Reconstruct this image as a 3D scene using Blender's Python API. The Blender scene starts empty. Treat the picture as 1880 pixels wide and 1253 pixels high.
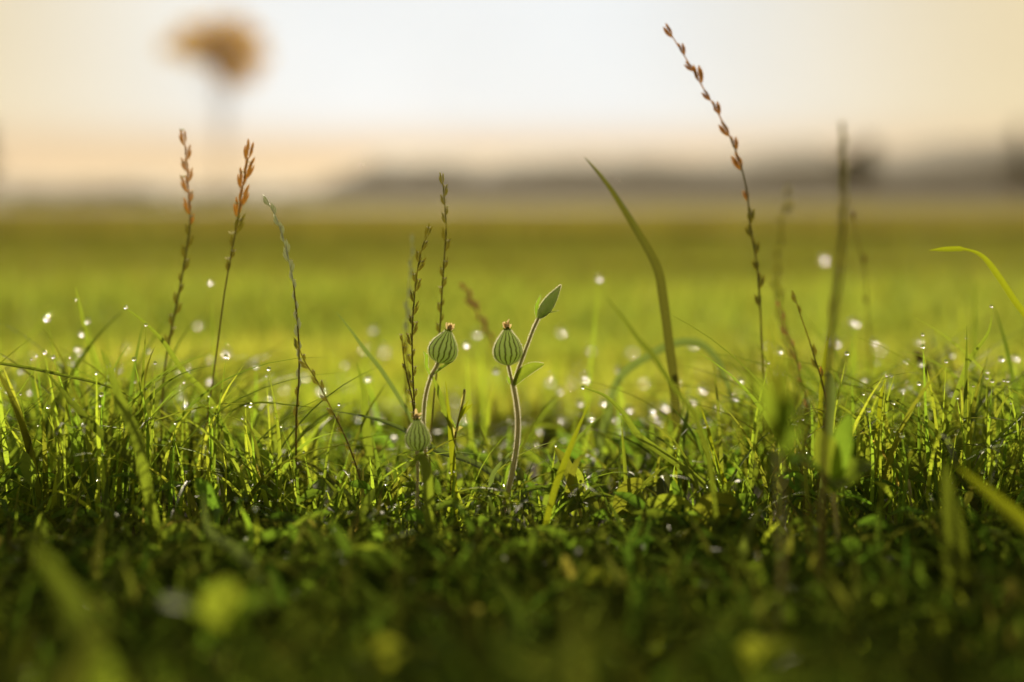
import bpy, math, random
import numpy as np
from mathutils import Vector, Matrix
R = math.radians
random.seed(7)
rng = np.random.default_rng(7)
scn = bpy.context.scene
col = scn.collection

# ---------------------------------------------------------------- camera
F = 2611.0            # focal length in photo pixels (50 mm on 36 mm, 1880 px wide)
CAMH = 0.15
PITCH = math.atan(256.5 / F)
FOCUS = 0.625
AP_MM = 18.5
cd = bpy.data.cameras.new('camera')
cam = bpy.data.objects.new('camera', cd)
col.objects.link(cam)
cam.location = (0, 0, CAMH)
cam.rotation_euler = (R(90) - PITCH, 0, 0)
cd.lens = 50; cd.sensor_width = 36; cd.sensor_fit = 'HORIZONTAL'
cd.clip_start = 0.01; cd.clip_end = 5000
cd.dof.use_dof = True
cd.dof.focus_distance = FOCUS
cd.dof.aperture_fstop = 50.0 / AP_MM
scn.camera = cam
CM = Matrix.Translation(cam.location) @ cam.rotation_euler.to_matrix().to_4x4()

# ---------------------------------------------------------------- world, sun
SUN_EL, SUN_AZ = 15.0, -4.0      # azimuth from +Y, positive to the right
w = bpy.data.worlds.new('World'); scn.world = w; w.use_nodes = True
nt = w.node_tree; nt.nodes.clear()
def N(nt, t, **kw):
    n = nt.nodes.new(t)
    for k, v in kw.items(): setattr(n, k, v)
    return n
L = nt.links.new
out = N(nt, 'ShaderNodeOutputWorld'); bg = N(nt, 'ShaderNodeBackground')
sky = N(nt, 'ShaderNodeTexSky', sky_type='NISHITA')
sky.sun_disc = False; sky.sun_elevation = R(SUN_EL); sky.sun_rotation = R(SUN_AZ)
sky.air_density = 1.0; sky.dust_density = 2.5; sky.ozone_density = 1.0
# thin cloud veil over the sky: pale and cool round the sun, cream to the sides and low down
tc = N(nt, 'ShaderNodeTexCoord'); sep = N(nt, 'ShaderNodeSeparateXYZ')
L(tc.outputs['Generated'], sep.inputs[0])
def M(op, a, b=None, c=None, clamp=False):
    m = N(nt, 'ShaderNodeMath', operation=op, use_clamp=clamp)
    for i, v in enumerate((a, b, c)):
        if v is None: continue
        if isinstance(v, (int, float)): m.inputs[i].default_value = v
        else: L(v, m.inputs[i])
    return m.outputs[0]
az = M('ARCTAN2', sep.outputs[0], sep.outputs[1])
daz = M('ABSOLUTE', M('ADD', az, 0.03))
side = N(nt, 'ShaderNodeMapRange', interpolation_type='SMOOTHSTEP'); L(daz, side.inputs[0])
side.inputs[1].default_value = 0.08; side.inputs[2].default_value = 0.40
low = N(nt, 'ShaderNodeMapRange', interpolation_type='SMOOTHSTEP'); L(sep.outputs[2], low.inputs[0])
low.inputs[1].default_value = 0.066; low.inputs[2].default_value = 0.026
mx1 = N(nt, 'ShaderNodeMix', data_type='RGBA'); L(side.outputs[0], mx1.inputs[0])
mx1.inputs[6].default_value = (0.86, 0.92, 0.97, 1); mx1.inputs[7].default_value = (0.82, 0.69, 0.44, 1)
mx2 = N(nt, 'ShaderNodeMix', data_type='RGBA'); L(low.outputs[0], mx2.inputs[0])
L(mx1.outputs[2], mx2.inputs[6]); mx2.inputs[7].default_value = (0.76, 0.55, 0.34, 1)
nz = N(nt, 'ShaderNodeTexNoise'); nz.inputs['Scale'].default_value = 3.5; nz.inputs['Detail'].default_value = 3
L(tc.outputs['Generated'], nz.inputs[0])
hi = N(nt, 'ShaderNodeMapRange', interpolation_type='SMOOTHSTEP'); L(sep.outputs[2], hi.inputs[0])
hi.inputs[1].default_value = 0.15; hi.inputs[2].default_value = 0.7
hi.inputs[3].default_value = 1.0; hi.inputs[4].default_value = 0.35
VEIL = 0.635
sc1 = N(nt, 'ShaderNodeVectorMath', operation='SCALE'); L(mx2.outputs[2], sc1.inputs[0])
bscl = M('MULTIPLY', hi.outputs[0], M('MULTIPLY_ADD', nz.outputs[0], 0.20, VEIL - 0.10))
L(bscl, sc1.inputs['Scale'])
SKY_STR = 0.10
# veil is expressed relative to the background strength
sc2 = N(nt, 'ShaderNodeVectorMath', operation='SCALE'); L(sc1.outputs[0], sc2.inputs[0])
sc2.inputs['Scale'].default_value = 1.0 / SKY_STR
vm = N(nt, 'ShaderNodeMix', data_type='RGBA'); vm.inputs[0].default_value = 0.992
L(sky.outputs[0], vm.inputs[6]); L(sc2.outputs[0], vm.inputs[7])
L(vm.outputs[2], bg.inputs[0]); bg.inputs[1].default_value = SKY_STR
L(bg.outputs[0], out.inputs[0])

sd = bpy.data.lights.new('sun', 'SUN'); sd.energy = 5.0; sd.angle = R(0.5); sd.color = (1.0, 0.86, 0.62)
so = bpy.data.objects.new('sun', sd); col.objects.link(so)
sdir = Vector((math.sin(R(SUN_AZ)) * math.cos(R(SUN_EL)), math.cos(R(SUN_AZ)) * math.cos(R(SUN_EL)), math.sin(R(SUN_EL))))
so.rotation_euler = sdir.to_track_quat('Z', 'Y').to_euler()
vs = scn.view_settings
vs.view_transform = 'Standard'; vs.look = 'None'; vs.exposure = 0.55; vs.gamma = 1; vs.use_curve_mapping = False
cy = scn.cycles
cy.use_denoising = True
cy.max_bounces = 10; cy.diffuse_bounces = 5; cy.glossy_bounces = 3; cy.transmission_bounces = 8; cy.transparent_max_bounces = 8
cy.sample_clamp_direct = 0; cy.sample_clamp_indirect = 120

# ---------------------------------------------------------------- helpers
def P(px, py, d):
    """the point of the place seen at photo pixel (px,py) at distance d"""
    return CM @ Vector(((px - 940) / F * d, -(py - 626.5) / F * d, -d))
def DB(c):  # distance behind the focus plane whose blur disc is c photo pixels wide
    return FOCUS / (1 - c / (AP_MM / 0.2394))
def DF(c):
    return FOCUS / (1 + c / (AP_MM / 0.2394))

def mat(name, fn):
    m = bpy.data.materials.new(name); m.use_nodes = True
    t = m.node_tree; t.nodes.clear()
    o = N(t, 'ShaderNodeOutputMaterial')
    fn(t, o)
    return m
def leafshader(c1, c2, trans=0.45, rough=0.5, tscale=1.6, attr=True, dry=(0.21, 0.165, 0.06), spec=0.10, sss=0.0, nscale=900, tmul=(1.0, 1.05, 0.45)):
    """plant surface: reflects and lets light through; colour varies along and between blades"""
    def fn(t, o):
        l = t.links.new
        g = N(t, 'ShaderNodeTexCoord')
        n1 = N(t, 'ShaderNodeTexNoise'); n1.inputs['Scale'].default_value = nscale; n1.inputs['Detail'].default_value = 3
        l(g.outputs['Object'], n1.inputs[0])
        m1 = N(t, 'ShaderNodeMix', data_type='RGBA'); l(n1.outputs[0], m1.inputs[0])
        m1.inputs[6].default_value = (*c1, 1); m1.inputs[7].default_value = (*c2, 1)
        colr = m1.outputs[2]
        if attr:
            at = N(t, 'ShaderNodeAttribute', attribute_name='tint')
            sp = N(t, 'ShaderNodeSeparateColor'); l(at.outputs['Color'], sp.inputs[0])
            m2 = N(t, 'ShaderNodeMix', data_type='RGBA'); l(sp.outputs[0], m2.inputs[0])
            l(colr, m2.inputs[6]); m2.inputs[7].default_value = (*dry, 1)
            hs = N(t, 'ShaderNodeHueSaturation'); l(m2.outputs[2], hs.inputs['Color'])
            vv = N(t, 'ShaderNodeMath', operation='MULTIPLY_ADD'); l(sp.outputs[1], vv.inputs[0]); vv.inputs[1].default_value = 0.9; vv.inputs[2].default_value = 0.55
            l(vv.outputs[0], hs.inputs['Value'])
            hh = N(t, 'ShaderNodeMath', operation='MULTIPLY_ADD'); l(sp.outputs[2], hh.inputs[0]); hh.inputs[1].default_value = 0.06; hh.inputs[2].default_value = 0.47
            l(hh.outputs[0], hs.inputs['Hue'])
            colr = hs.outputs[0]
        p = N(t, 'ShaderNodeBsdfPrincipled'); l(colr, p.inputs['Base Color'])
        p.inputs['Roughness'].default_value = rough
        p.inputs['Specular IOR Level'].default_value = spec
        if sss: p.inputs['Subsurface Weight'].default_value = 0.9; p.inputs['Subsurface Radius'].default_value = (1, .75, .4); p.inputs['Subsurface Scale'].default_value = sss
        tr = N(t, 'ShaderNodeBsdfTranslucent')
        tm = N(t, 'ShaderNodeVectorMath', operation='MULTIPLY'); l(colr, tm.inputs[0])
        tm.inputs[1].default_value = tuple(tscale * q for q in tmul)
        l(tm.outputs[0], tr.inputs[0])
        ms = N(t, 'ShaderNodeMixShader'); ms.inputs[0].default_value = trans
        l(p.outputs[0], ms.inputs[1]); l(tr.outputs[0], ms.inputs[2]); l(ms.outputs[0], o.inputs[0])
    return fn

G1, G2 = (0.075, 0.110, 0.016), (0.145, 0.180, 0.026)
m_grass = mat('meadow_grass', leafshader(G1, G2, trans=0.62, tscale=2.9, spec=.14))
m_lush = mat('lush_field_grass', leafshader((0.085, 0.106, 0.025), (0.130, 0.147, 0.036), trans=0.6, tscale=2.3, nscale=3, rough=0.6))
m_far = mat('field_grass', leafshader((0.082, 0.080, 0.028), (0.12, 0.112, 0.042), trans=0.5, tscale=2.0, nscale=3, rough=0.6, spec=0.25))
m_broad = mat('broad_leaf', leafshader((0.065, 0.105, 0.018), (0.12, 0.165, 0.026), trans=0.55, tscale=2.6, rough=0.5, spec=.05, nscale=500))
m_shade_toned = mat('shade_toned_leaf', leafshader((0.028, 0.048, 0.010), (0.055, 0.082, 0.014), trans=0.5, tscale=2.2, rough=0.7, spec=.0, nscale=500))  # foreground shade put into the colour: a darker green for the nearest plants
m_blade = mat('single_blade', leafshader((0.080, 0.105, 0.018), (0.125, 0.155, 0.024), trans=0.55, tscale=2.3))
m_blade_d = mat('olive_blade', leafshader((0.055, 0.060, 0.014), (0.085, 0.09, 0.02), trans=0.35, tscale=1.6))
m_blade_y = mat('yellow_blade', leafshader((0.16, 0.18, 0.010), (0.20, 0.22, 0.018), trans=0.55, tscale=1.5))
m_blade_b = mat('blue_green_blade', leafshader((0.07, 0.095, 0.035), (0.10, 0.13, 0.05), trans=0.45, tscale=2.2, rough=0.45, spec=.3))
def seedmat(name, c1, c2, trans=0.35, ts=1.5, rough=0.6, sc=700, sss=0.0008, tmul=(1.1, 1.0, 0.6)):
    return mat(name, leafshader(c1, c2, sss=sss, trans=trans, tscale=ts, rough=rough, attr=False, nscale=sc, tmul=tmul))
m_rust_lit = seedmat('backlit_rust_seed', (0.40, 0.27, 0.11), (0.60, 0.45, 0.20), ts=1.3, trans=0.6, sss=0)  # dry seed colour, with the orange of backlight and flare painted in
m_olive = seedmat('olive_seed', (0.17, 0.18, 0.06), (0.34, 0.34, 0.13), ts=1.7, trans=.6, sss=0)
m_cream = seedmat('cream_seed', (0.66, 0.64, 0.46), (0.80, 0.78, 0.60), trans=0.6, sss=0, ts=1.0, tmul=(1, 1, .9))
m_silver = seedmat('silver_seed', (0.34, 0.40, 0.34), (0.58, 0.64, 0.56), rough=0.35, sss=0)
m_pink = seedmat('faded_seed', (0.36, 0.27, 0.18), (0.48, 0.36, 0.26))
m_stem = seedmat('stalk', (0.12, 0.12, 0.035), (0.20, 0.17, 0.05), sc=300)
m_cstem = seedmat('campion_stem', (0.30, 0.36, 0.15), (0.42, 0.36, 0.20), trans=0.25, sc=300)
m_petal = seedmat('withered_petal', (0.36, 0.30, 0.20), (0.50, 0.44, 0.33), trans=0.5, sc=2500)
def hairmat(t, o):
    a = N(t, 'ShaderNodeBsdfTranslucent'); a.inputs[0].default_value = (.95, .92, .78, 1)
    b = N(t, 'ShaderNodeBsdfTransparent'); ms = N(t, 'ShaderNodeMixShader'); ms.inputs[0].default_value = .3
    t.links.new(a.outputs[0], ms.inputs[1]); t.links.new(b.outputs[0], ms.inputs[2]); t.links.new(ms.outputs[0], o.inputs[0])
m_hair = mat('plant_hair', hairmat)
m_brown = seedmat('brown_head', (0.09, 0.045, 0.02), (0.14, 0.07, 0.03), sc=500)
m_bark = mat('bark', leafshader((0.22, 0.12, 0.05), (0.34, 0.20, 0.09), trans=0.0, attr=False, nscale=4, rough=0.85))
m_crown = mat('backlit_amber_leaves', leafshader((0.56, 0.36, 0.045), (0.72, 0.48, 0.06), trans=0.7, tscale=1.3, rough=0.6, nscale=0.8, dry=(0.3, 0.15, 0.02)))  # orange glow of backlight and flare put into the leaf colour
m_tree = mat('dull_leaves', leafshader((0.05, 0.05, 0.02), (0.085, 0.08, 0.03), trans=0.3, tscale=1.5, rough=0.7, nscale=0.5, dry=(0.15, 0.10, 0.04)))

def calyx_mat(t, o):
    l = t.links.new
    uv = N(t, 'ShaderNodeUVMap'); s = N(t, 'ShaderNodeSeparateXYZ'); l(uv.outputs[0], s.inputs[0])
    nz = N(t, 'ShaderNodeTexNoise'); nz.inputs['Scale'].default_value = 6; nz.noise_dimensions = '4D'; l(uv.outputs[0], nz.inputs[0]); oi = N(t, 'ShaderNodeObjectInfo'); ow = N(t, 'ShaderNodeMath', operation='MULTIPLY'); l(oi.outputs['Random'], ow.inputs[0]); ow.inputs[1].default_value = 20; l(ow.outputs[0], nz.inputs['W'])
    a = N(t, 'ShaderNodeMath', operation='MULTIPLY_ADD'); l(nz.outputs[0], a.inputs[0]); a.inputs[1].default_value = 0.05; l(s.outputs[0], a.inputs[2])
    b = N(t, 'ShaderNodeMath', operation='MULTIPLY'); l(a.outputs[0], b.inputs[0]); b.inputs[1].default_value = 2 * math.pi * 15
    c = N(t, 'ShaderNodeMath', operation='SINE'); l(b.outputs[0], c.inputs[0])
    r = N(t, 'ShaderNodeValToRGB'); mr = N(t, 'ShaderNodeMapRange'); l(c.outputs[0], mr.inputs[0])
    mr.inputs[1].default_value = -1; mr.inputs[2].default_value = 1
    l(mr.outputs[0], r.inputs[0])
    r.color_ramp.elements[0].position = 0.50; r.color_ramp.elements[0].color = (0.50, 0.60, 0.34, 1)
    r.color_ramp.elements[1].position = 0.97; r.color_ramp.elements[1].color = (0.12, 0.13, 0.045, 1)
    e = r.color_ramp.elements.new(0.76); e.color = (0.32, 0.42, 0.16, 1)
    p = N(t, 'ShaderNodeBsdfPrincipled'); l(r.outputs[0], p.inputs['Base Color']); p.inputs['Roughness'].default_value = 0.45
    p.inputs['Subsurface Weight'].default_value = 0.8; p.inputs['Subsurface Radius'].default_value = (1, 1, .4); p.inputs['Subsurface Scale'].default_value = .0012
    tr = N(t, 'ShaderNodeBsdfTranslucent')
    tm = N(t, 'ShaderNodeVectorMath', operation='MULTIPLY'); l(r.outputs[0], tm.inputs[0]); tm.inputs[1].default_value = (1.8, 1.8, 1.0)
    l(tm.outputs[0], tr.inputs[0])
    ms = N(t, 'ShaderNodeMixShader'); ms.inputs[0].default_value = 0.45
    l(p.outputs[0], ms.inputs[1]); l(tr.outputs[0], ms.inputs[2]); l(ms.outputs[0], o.inputs[0])
m_calyx = mat('striped_calyx', calyx_mat)
def dropmat(t, o):
    g = N(t, 'ShaderNodeBsdfGlass'); g.inputs['Roughness'].default_value = 0.10; g.inputs['IOR'].default_value = 1.33
    t.links.new(g.outputs[0], o.inputs[0])
m_drop = mat('dew', dropmat)

def soil(t, o):
    l = t.links.new
    g = N(t, 'ShaderNodeTexCoord')
    n1 = N(t, 'ShaderNodeTexNoise'); n1.inputs['Scale'].default_value = 60; n1.inputs['Detail'].default_value = 6; l(g.outputs['Object'], n1.inputs[0])
    m1 = N(t, 'ShaderNodeMix', data_type='RGBA'); l(n1.outputs[0], m1.inputs[0])
    m1.inputs[6].default_value = (0.035, 0.028, 0.012, 1); m1.inputs[7].default_value = (0.11, 0.085, 0.038, 1)
    # the far field: turf in broad patches
    n2 = N(t, 'ShaderNodeTexNoise'); n2.inputs['Scale'].default_value = 0.12; n2.inputs['Detail'].default_value = 5; l(g.outputs['Object'], n2.inputs[0])
    m2 = N(t, 'ShaderNodeMix', data_type='RGBA'); l(n2.outputs[0], m2.inputs[0])
    m2.inputs[6].default_value = (0.17, 0.15, 0.045, 1); m2.inputs[7].default_value = (0.24, 0.20, 0.065, 1)
    s = N(t, 'ShaderNodeSeparateXYZ'); l(g.outputs['Object'], s.inputs[0])
    mr = N(t, 'ShaderNodeMapRange', interpolation_type='SMOOTHSTEP'); l(s.outputs[1], mr.inputs[0]); mr.inputs[1].default_value = 4; mr.inputs[2].default_value = 12
    mq = N(t, 'ShaderNodeMapRange', interpolation_type='SMOOTHSTEP'); l(s.outputs[1], mq.inputs[0]); mq.inputs[1].default_value = 12; mq.inputs[2].default_value = 45
    m4 = N(t, 'ShaderNodeMix', data_type='RGBA'); l(mq.outputs[0], m4.inputs[0]); l(m2.outputs[2], m4.inputs[6]); m4.inputs[7].default_value = (.125, .092, .048, 1)
    m3 = N(t, 'ShaderNodeMix', data_type='RGBA'); l(mr.outputs[0], m3.inputs[0]); l(m1.outputs[2], m3.inputs[6]); l(m4.outputs[2], m3.inputs[7])
    p = N(t, 'ShaderNodeBsdfPrincipled'); p.inputs['Roughness'].default_value = 0.95; p.inputs['Specular IOR Level'].default_value = 0.1
    l(m3.outputs[2], p.inputs['Base Color']); l(p.outputs[0], o.inputs[0])
m_soil = mat('soil', soil)
def hillmat(t, o):
    l = t.links.new
    g = N(t, 'ShaderNodeTexCoord')
    n1 = N(t, 'ShaderNodeTexNoise'); n1.inputs['Scale'].default_value = 0.03; n1.inputs['Detail'].default_value = 6; l(g.outputs['Object'], n1.inputs[0])
    m1 = N(t, 'ShaderNodeMix', data_type='RGBA'); l(n1.outputs[0], m1.inputs[0])
    m1.inputs[6].default_value = (0.034, 0.034, 0.032, 1); m1.inputs[7].default_value = (0.060, 0.056, 0.050, 1)
    p = N(t, 'ShaderNodeBsdfPrincipled'); p.inputs['Roughness'].default_value = 0.9; l(m1.outputs[2], p.inputs['Base Color']); l(p.outputs[0], o.inputs[0])
m_hill = mat('wooded_hill', hillmat)

class MB:
    """collects geometry and links it as ONE mesh object"""
    def __init__(s): s.v = []; s.f = []; s.uv = None; s.t = []
    def add(s, vs, fs, tint=(0, .5, .5)):
        b = len(s.v); s.v += [tuple(v) for v in vs]; s.f += [tuple(i + b for i in f) for f in fs]; s.t += [tint] * len(vs)
    def mesh(s, name, m, smooth=True):
        me = bpy.data.meshes.new(name); me.from_pydata(s.v, [], s.f)
        if smooth: me.polygons.foreach_set('use_smooth', [True] * len(me.polygons))
        ca = me.color_attributes.new('tint', 'FLOAT_COLOR', 'POINT')
        ca.data.foreach_set('color', np.array([(a, b, c, 1) for a, b, c in s.t], np.float32).ravel())
        me.materials.append(m); me.update(); return me
    def build(s, name, m, parent=None, smooth=True):
        o = bpy.data.objects.new(name, s.mesh(name, m, smooth)); col.objects.link(o)
        if parent is not None:
            o.parent = parent; o.matrix_parent_inverse = parent.matrix_basis.inverted()
        return o
def tag(o, label=None, cat=None, group=None, kind=None):
    if label: o['label'] = label
    if cat: o['category'] = cat
    if group: o['group'] = group
    if kind: o['kind'] = kind
    return o
def empty(name, loc):
    o = bpy.data.objects.new(name, None); col.objects.link(o); o.location = loc; o.empty_display_size = 0.01
    return o
def spline(pts, n):
    """Catmull-Rom through pts, n samples even in parameter"""
    p = [Vector(q) for q in pts]; p = [p[0] * 2 - p[1]] + p + [p[-1] * 2 - p[-2]]
    m = len(p) - 3; o = []
    for i in range(n):
        u = i / (n - 1) * m; k = min(int(u), m - 1); t = u - k
        a, b, c, d = p[k:k + 4]
        o.append(0.5 * ((2 * b) + (-a + c) * t + (2 * a - 5 * b + 4 * c - d) * t * t + (-a + 3 * b - 3 * c + d) * t ** 3))
    return o
def tube(mb, pts, rad, sides=7, cap=True):
    n = len(pts); T = [(pts[min(i + 1, n - 1)] - pts[max(i - 1, 0)]).normalized() for i in range(n)]
    u = T[0].orthogonal().normalized(); vs = []
    for i in range(n):
        u = (u - T[i] * u.dot(T[i])).normalized(); v = T[i].cross(u)
        r = rad[i] if hasattr(rad, '__len__') else rad
        for k in range(sides):
            a = 2 * math.pi * k / sides; vs.append(pts[i] + (u * math.cos(a) + v * math.sin(a)) * r)
    fs = [(i * sides + k, i * sides + (k + 1) % sides, (i + 1) * sides + (k + 1) % sides, (i + 1) * sides + k) for i in range(n - 1) for k in range(sides)]
    if cap: fs += [tuple(range(sides))[::-1], tuple((n - 1) * sides + k for k in range(sides))]
    mb.add(vs, fs)
def blade_geo(mb, pts, wid, face, fold=0.25, prof=None, tint=(0, .5, .5), twist=0.0):
    """a leaf blade: tapered, folded along its midrib, with thickness"""
    n = len(pts); vs = []; th = 0.00012
    for i in range(n):
        T = (pts[min(i + 1, n - 1)] - pts[max(i - 1, 0)]).normalized()
        s = T.cross(face); s = s.normalized() if s.length > 1e-6 else T.orthogonal().normalized()
        nn = s.cross(T).normalized()
        a = twist * i / (n - 1); s2 = s * math.cos(a) + nn * math.sin(a); n2 = s2.cross(T).normalized()
        t = i / (n - 1); w_ = wid * (prof(t) if prof else max(0.03, min(1, t * 4 + .35) * (1 - t ** 2.2)))
        c = pts[i]
        for q in (-1, -.5, 0, .5, 1):
            vs.append(c + s2 * (w_ * .5 * q) + n2 * (abs(q) * fold * w_ * .5))
    fs = []
    for i in range(n - 1):
        b = i * 5
        for k in range(4): fs.append((b + k, b + k + 1, b + 6 + k, b + 5 + k))
    mb.add(vs, fs, tint)
CAMPOS = Vector((0, 0, CAMH))
def to_ground(pts, n=1, dx=0.0):
    """continue a pixel path down to the soil"""
    e = pts[-1]; d = (pts[-1] - pts[-2]).normalized()
    g = Vector((e.x + d.x * max(e.z, 0) * .5 + dx, e.y + 0.004, -0.002))
    if e.z > 0.012: pts.append((e * .5 + g * .5) + Vector((dx * .2, 0, 0)))
    pts.append(g)
    return pts
def path(px, d0, d1=None, ground=True, dx=0.0):
    d1 = d0 if d1 is None else d1
    n = len(px)
    pts = [P(x, y, d0 + (d1 - d0) * i / (n - 1)) for i, (x, y) in enumerate(px)]
    return to_ground(pts, dx=dx) if ground else pts

# ---------------------------------------------------------------- the ground and what lies far off
def gridmesh(name, xs, ys, zf, m):
    mb = MB(); nx, ny = len(xs), len(ys)
    mb.v = [(x, y, zf(x, y)) for y in ys for x in xs]; mb.t = [(0, .5, .5)] * len(mb.v)
    mb.f = [(j * nx + i, j * nx + i + 1, (j + 1) * nx + i + 1, (j + 1) * nx + i) for j in range(ny - 1) for i in range(nx - 1)]
    return mb.build(name, m)
def gz(x, y):
    f = max(0, 1 - y / 3.0) if y > 0 else 1
    return f * 0.004 * (math.sin(x * 23 + 1) * math.cos(y * 19) + math.sin(x * 9 - y * 13)) - 0.004
xs = sorted(set([round(-1.5 + .03 * i, 3) for i in range(101)] + [-2000, -800, -300, -100, -40, -15, -6, -3, 3, 6, 15, 40, 100, 300, 800, 2000]))
ys = sorted(set([round(-.3 + .03 * i, 3) for i in range(120)] + [-300, -60, -10, -2, 4, 5, 7, 10, 15, 25, 40, 70, 120, 250, 600, 1200, 2500]))
tag(gridmesh('ground', xs, ys, gz, m_soil), kind='structure')

def hillz(px):   # crest of the hills in photo pixels, by pixel column
    K = [(-900, 352), (-200, 350), (0, 352), (300, 352), (520, 350), (600, 318), (660, 300), (800, 297), (900, 300), (1010, 294), (1090, 300), (1150, 290), (1230, 292),
         (1300, 296), (1350, 312), (1400, 296), (1480, 286), (1570, 272), (1640, 296), (1720, 304), (1800, 288), (1880, 272), (2100, 276), (2700, 300), (3200, 330)]
    for (a, b), (c, d) in zip(K, K[1:]):
        if a <= px <= c:
            t = (px - a) / (c - a); t = t * t * (3 - 2 * t); return b + (d - b) * t
    return 350
mb = MB(); HD = 380.0; nC, nR = 150, 14
for j in range(nR):
    for i in range(nC):
        px = -900 + 4100 * i / (nC - 1)
        yy = HD + 240 * j / (nR - 1); x = (px - 940) / F * HD * (1 + .1 * j / nR)
        top = (370 - hillz(px) + 17)*1.22 / F * HD + 1.3 * math.sin(i * .9) * math.sin(i * .37) + .8 * math.sin(i * 2.1)
        s = math.sin(math.pi * min(1, .04 + .96 * j / (nR - 1)))
        mb.v.append((x, yy, top * max(0, s) ** .7 if j else -1)); mb.t.append((0, .5, .5))
mb.f = [(j * nC + i, j * nC + i + 1, (j + 1) * nC + i + 1, (j + 1) * nC + i) for j in range(nR - 1) for i in range(nC - 1)]
tag(mb.build('hills', m_hill), kind='structure')

def leafcloud(mb, centers, n, size, r, sq=0.8):
    """loose leaf-sized faces spread through ellipsoid clumps"""
    for k in range(n):
        c, rr = centers[r.integers(len(centers))]
        d = r.normal(size=3); d /= np.linalg.norm(d); q = np.array(c) + d * rr * (r.random() ** .45) * np.array([1, 1, sq])
        a = r.normal(size=3); a /= np.linalg.norm(a); b = np.cross(a, r.normal(size=3)); b /= np.linalg.norm(b)
        s = size * (.6 + .8 * r.random())
        mb.add([q + a * s, q + b * s * .5, q - a * s, q - b * s * .5], [(0, 1, 2, 3)], (r.random() * .5, r.random(), r.random()))
def tree(px, basey, topy, dist, wid_px, label, crownmat, clumps, trunk_r=0.14, n=2500, leaf=0.12, group=None, name='tree'):
    h = (370 - topy) / F * dist + CAMH; x = (px - 940) / F * dist
    root = empty(name, (x, dist, 0)); tag(root, label, 'tree', group)
    top = Vector((x, dist, h * .93)); r = np.random.default_rng(int(px) + 500)
    tb = MB(); tr = spline([(x, dist, -.1), (x + .1 * trunk_r, dist, h * .3), (x - trunk_r * .8, dist, h * .6), top], 14)
    tube(tb, tr, [trunk_r * (1.25 - 1.1 * i / 13) for i in range(14)], 9); tb.build('trunk', m_bark, root)
    cents = []
    for (cx, cy, cr) in clumps:
        cc = np.array([x + cx / F * dist, dist + r.normal() * cr / F * dist * .5, (370 - cy) / F * dist + CAMH]); cents.append((cc, cr / F * dist))
        lb = MB(); st = tr[int(4 + 8 * r.random())] ; tube(lb, spline([st, (st + Vector(cc)) * .5 + Vector((0, 0, -.05 * h * .3)), Vector(cc)], 6), [trunk_r * .35 * (1 - .15 * i) for i in range(6)], 6)
        lb.build('limb', m_bark, root)
    cb = MB(); leafcloud(cb, cents, n, leaf, r); cb.build('crown', crownmat, root, smooth=False)
    return root
tree(412, 370, 62, 60.0, 200, 'tall thin tree with a small amber crown, standing alone on the left of the field', m_crown,
     [(0, 88, 26), (-8, 92, 20), (10, 88, 20), (4, 96, 20), (14, 104, 22), (-20, 88, 22), (30, 118, 24), (-55, 86, 36), (-30, 74, 36), (42, 100, 40), (24, 128, 34), (50, 142, 26), (20, 66, 34), (-15, 104, 30), (66, 112, 26), (-90, 92, 24), (60, 74, 24), (-8, 52, 32), (-55, 62, 28), (34, 58, 30), (0, 120, 26), (14, 150, 18), (-45, 108, 24)], trunk_r=0.06, n=3300, leaf=0.12)
FT = [(-30, 225, 34, 'dark tree cut by the left edge of the photo, far across the field', 3, .25), (1580, 262, 42, 'broad round tree standing above the hill line behind the tallest blurred stalk', 4, .22),
      (1868, 232, 34, 'dark pointed tree above the hills at the right edge of the photo', 3, .22)]
for px, ty, wd, lab, k, tr_ in FT:
    r = np.random.default_rng(int(px) + 590)
    cl = []
    for i in range(9):
        u = i / 8; yy = ty + (345 - ty) * (.08 + .85 * u)
        ww = wd * (.15 + .85 * u if px > 1800 else math.sin(math.pi * (.18 + .6 * u)))
        cl.append((r.normal() * ww * .35, yy, max(9, ww * .55)))
    tree(px, 370, ty, 150.0, wd, lab, m_tree, cl, trunk_r=tr_, n=2600, leaf=.32)
HB = [(60, 352), (128, 356), (176, 347), (240, 340), (290, 349), (345, 354), (402, 346), (470, 352), (530, 349)]
LB = ['low dark bush on the skyline at the far left, beyond the first dew covered blades', 'small low bush on the skyline between two larger ones at the far left', 'rounded low bush on the skyline left of the tree',
      'widest low bush on the skyline left of the rust tipped seed head', 'low bush on the skyline just left of the left rust tipped seed head', 'faint low bush on the skyline behind the left rust tipped seed head',
      'low bush at the foot of the lone amber tree', 'low bush on the skyline right of the amber tree', 'low bush where the hills begin, right of the silvery seed head']
for (px, ty), lab in zip(HB, LB):
    r = np.random.default_rng(px); D_ = 110.0
    x = (px - 940) / F * D_; hh = (370 - ty) / F * D_ + .15
    root = empty('bush', (x, D_, 0)); tag(root, lab, 'bush', 'bushes along the far edge of the field')
    b = MB(); cents = [(np.array([x + (u - .5) * 1.9, D_ + r.normal() * .5, hh * .5]), hh * (.4 + .25 * r.random())) for u in r.random(6)]
    leafcloud(b, cents, 700, .13, r); b.build('foliage', m_tree, root, smooth=False)
    b = MB()
    for c, _ in cents[:4]: tube(b, [Vector((x + r.normal() * .2, D_, -.05)), Vector(c)], [.05, .02], 5)
    b.build('stems', m_bark, root)

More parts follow.
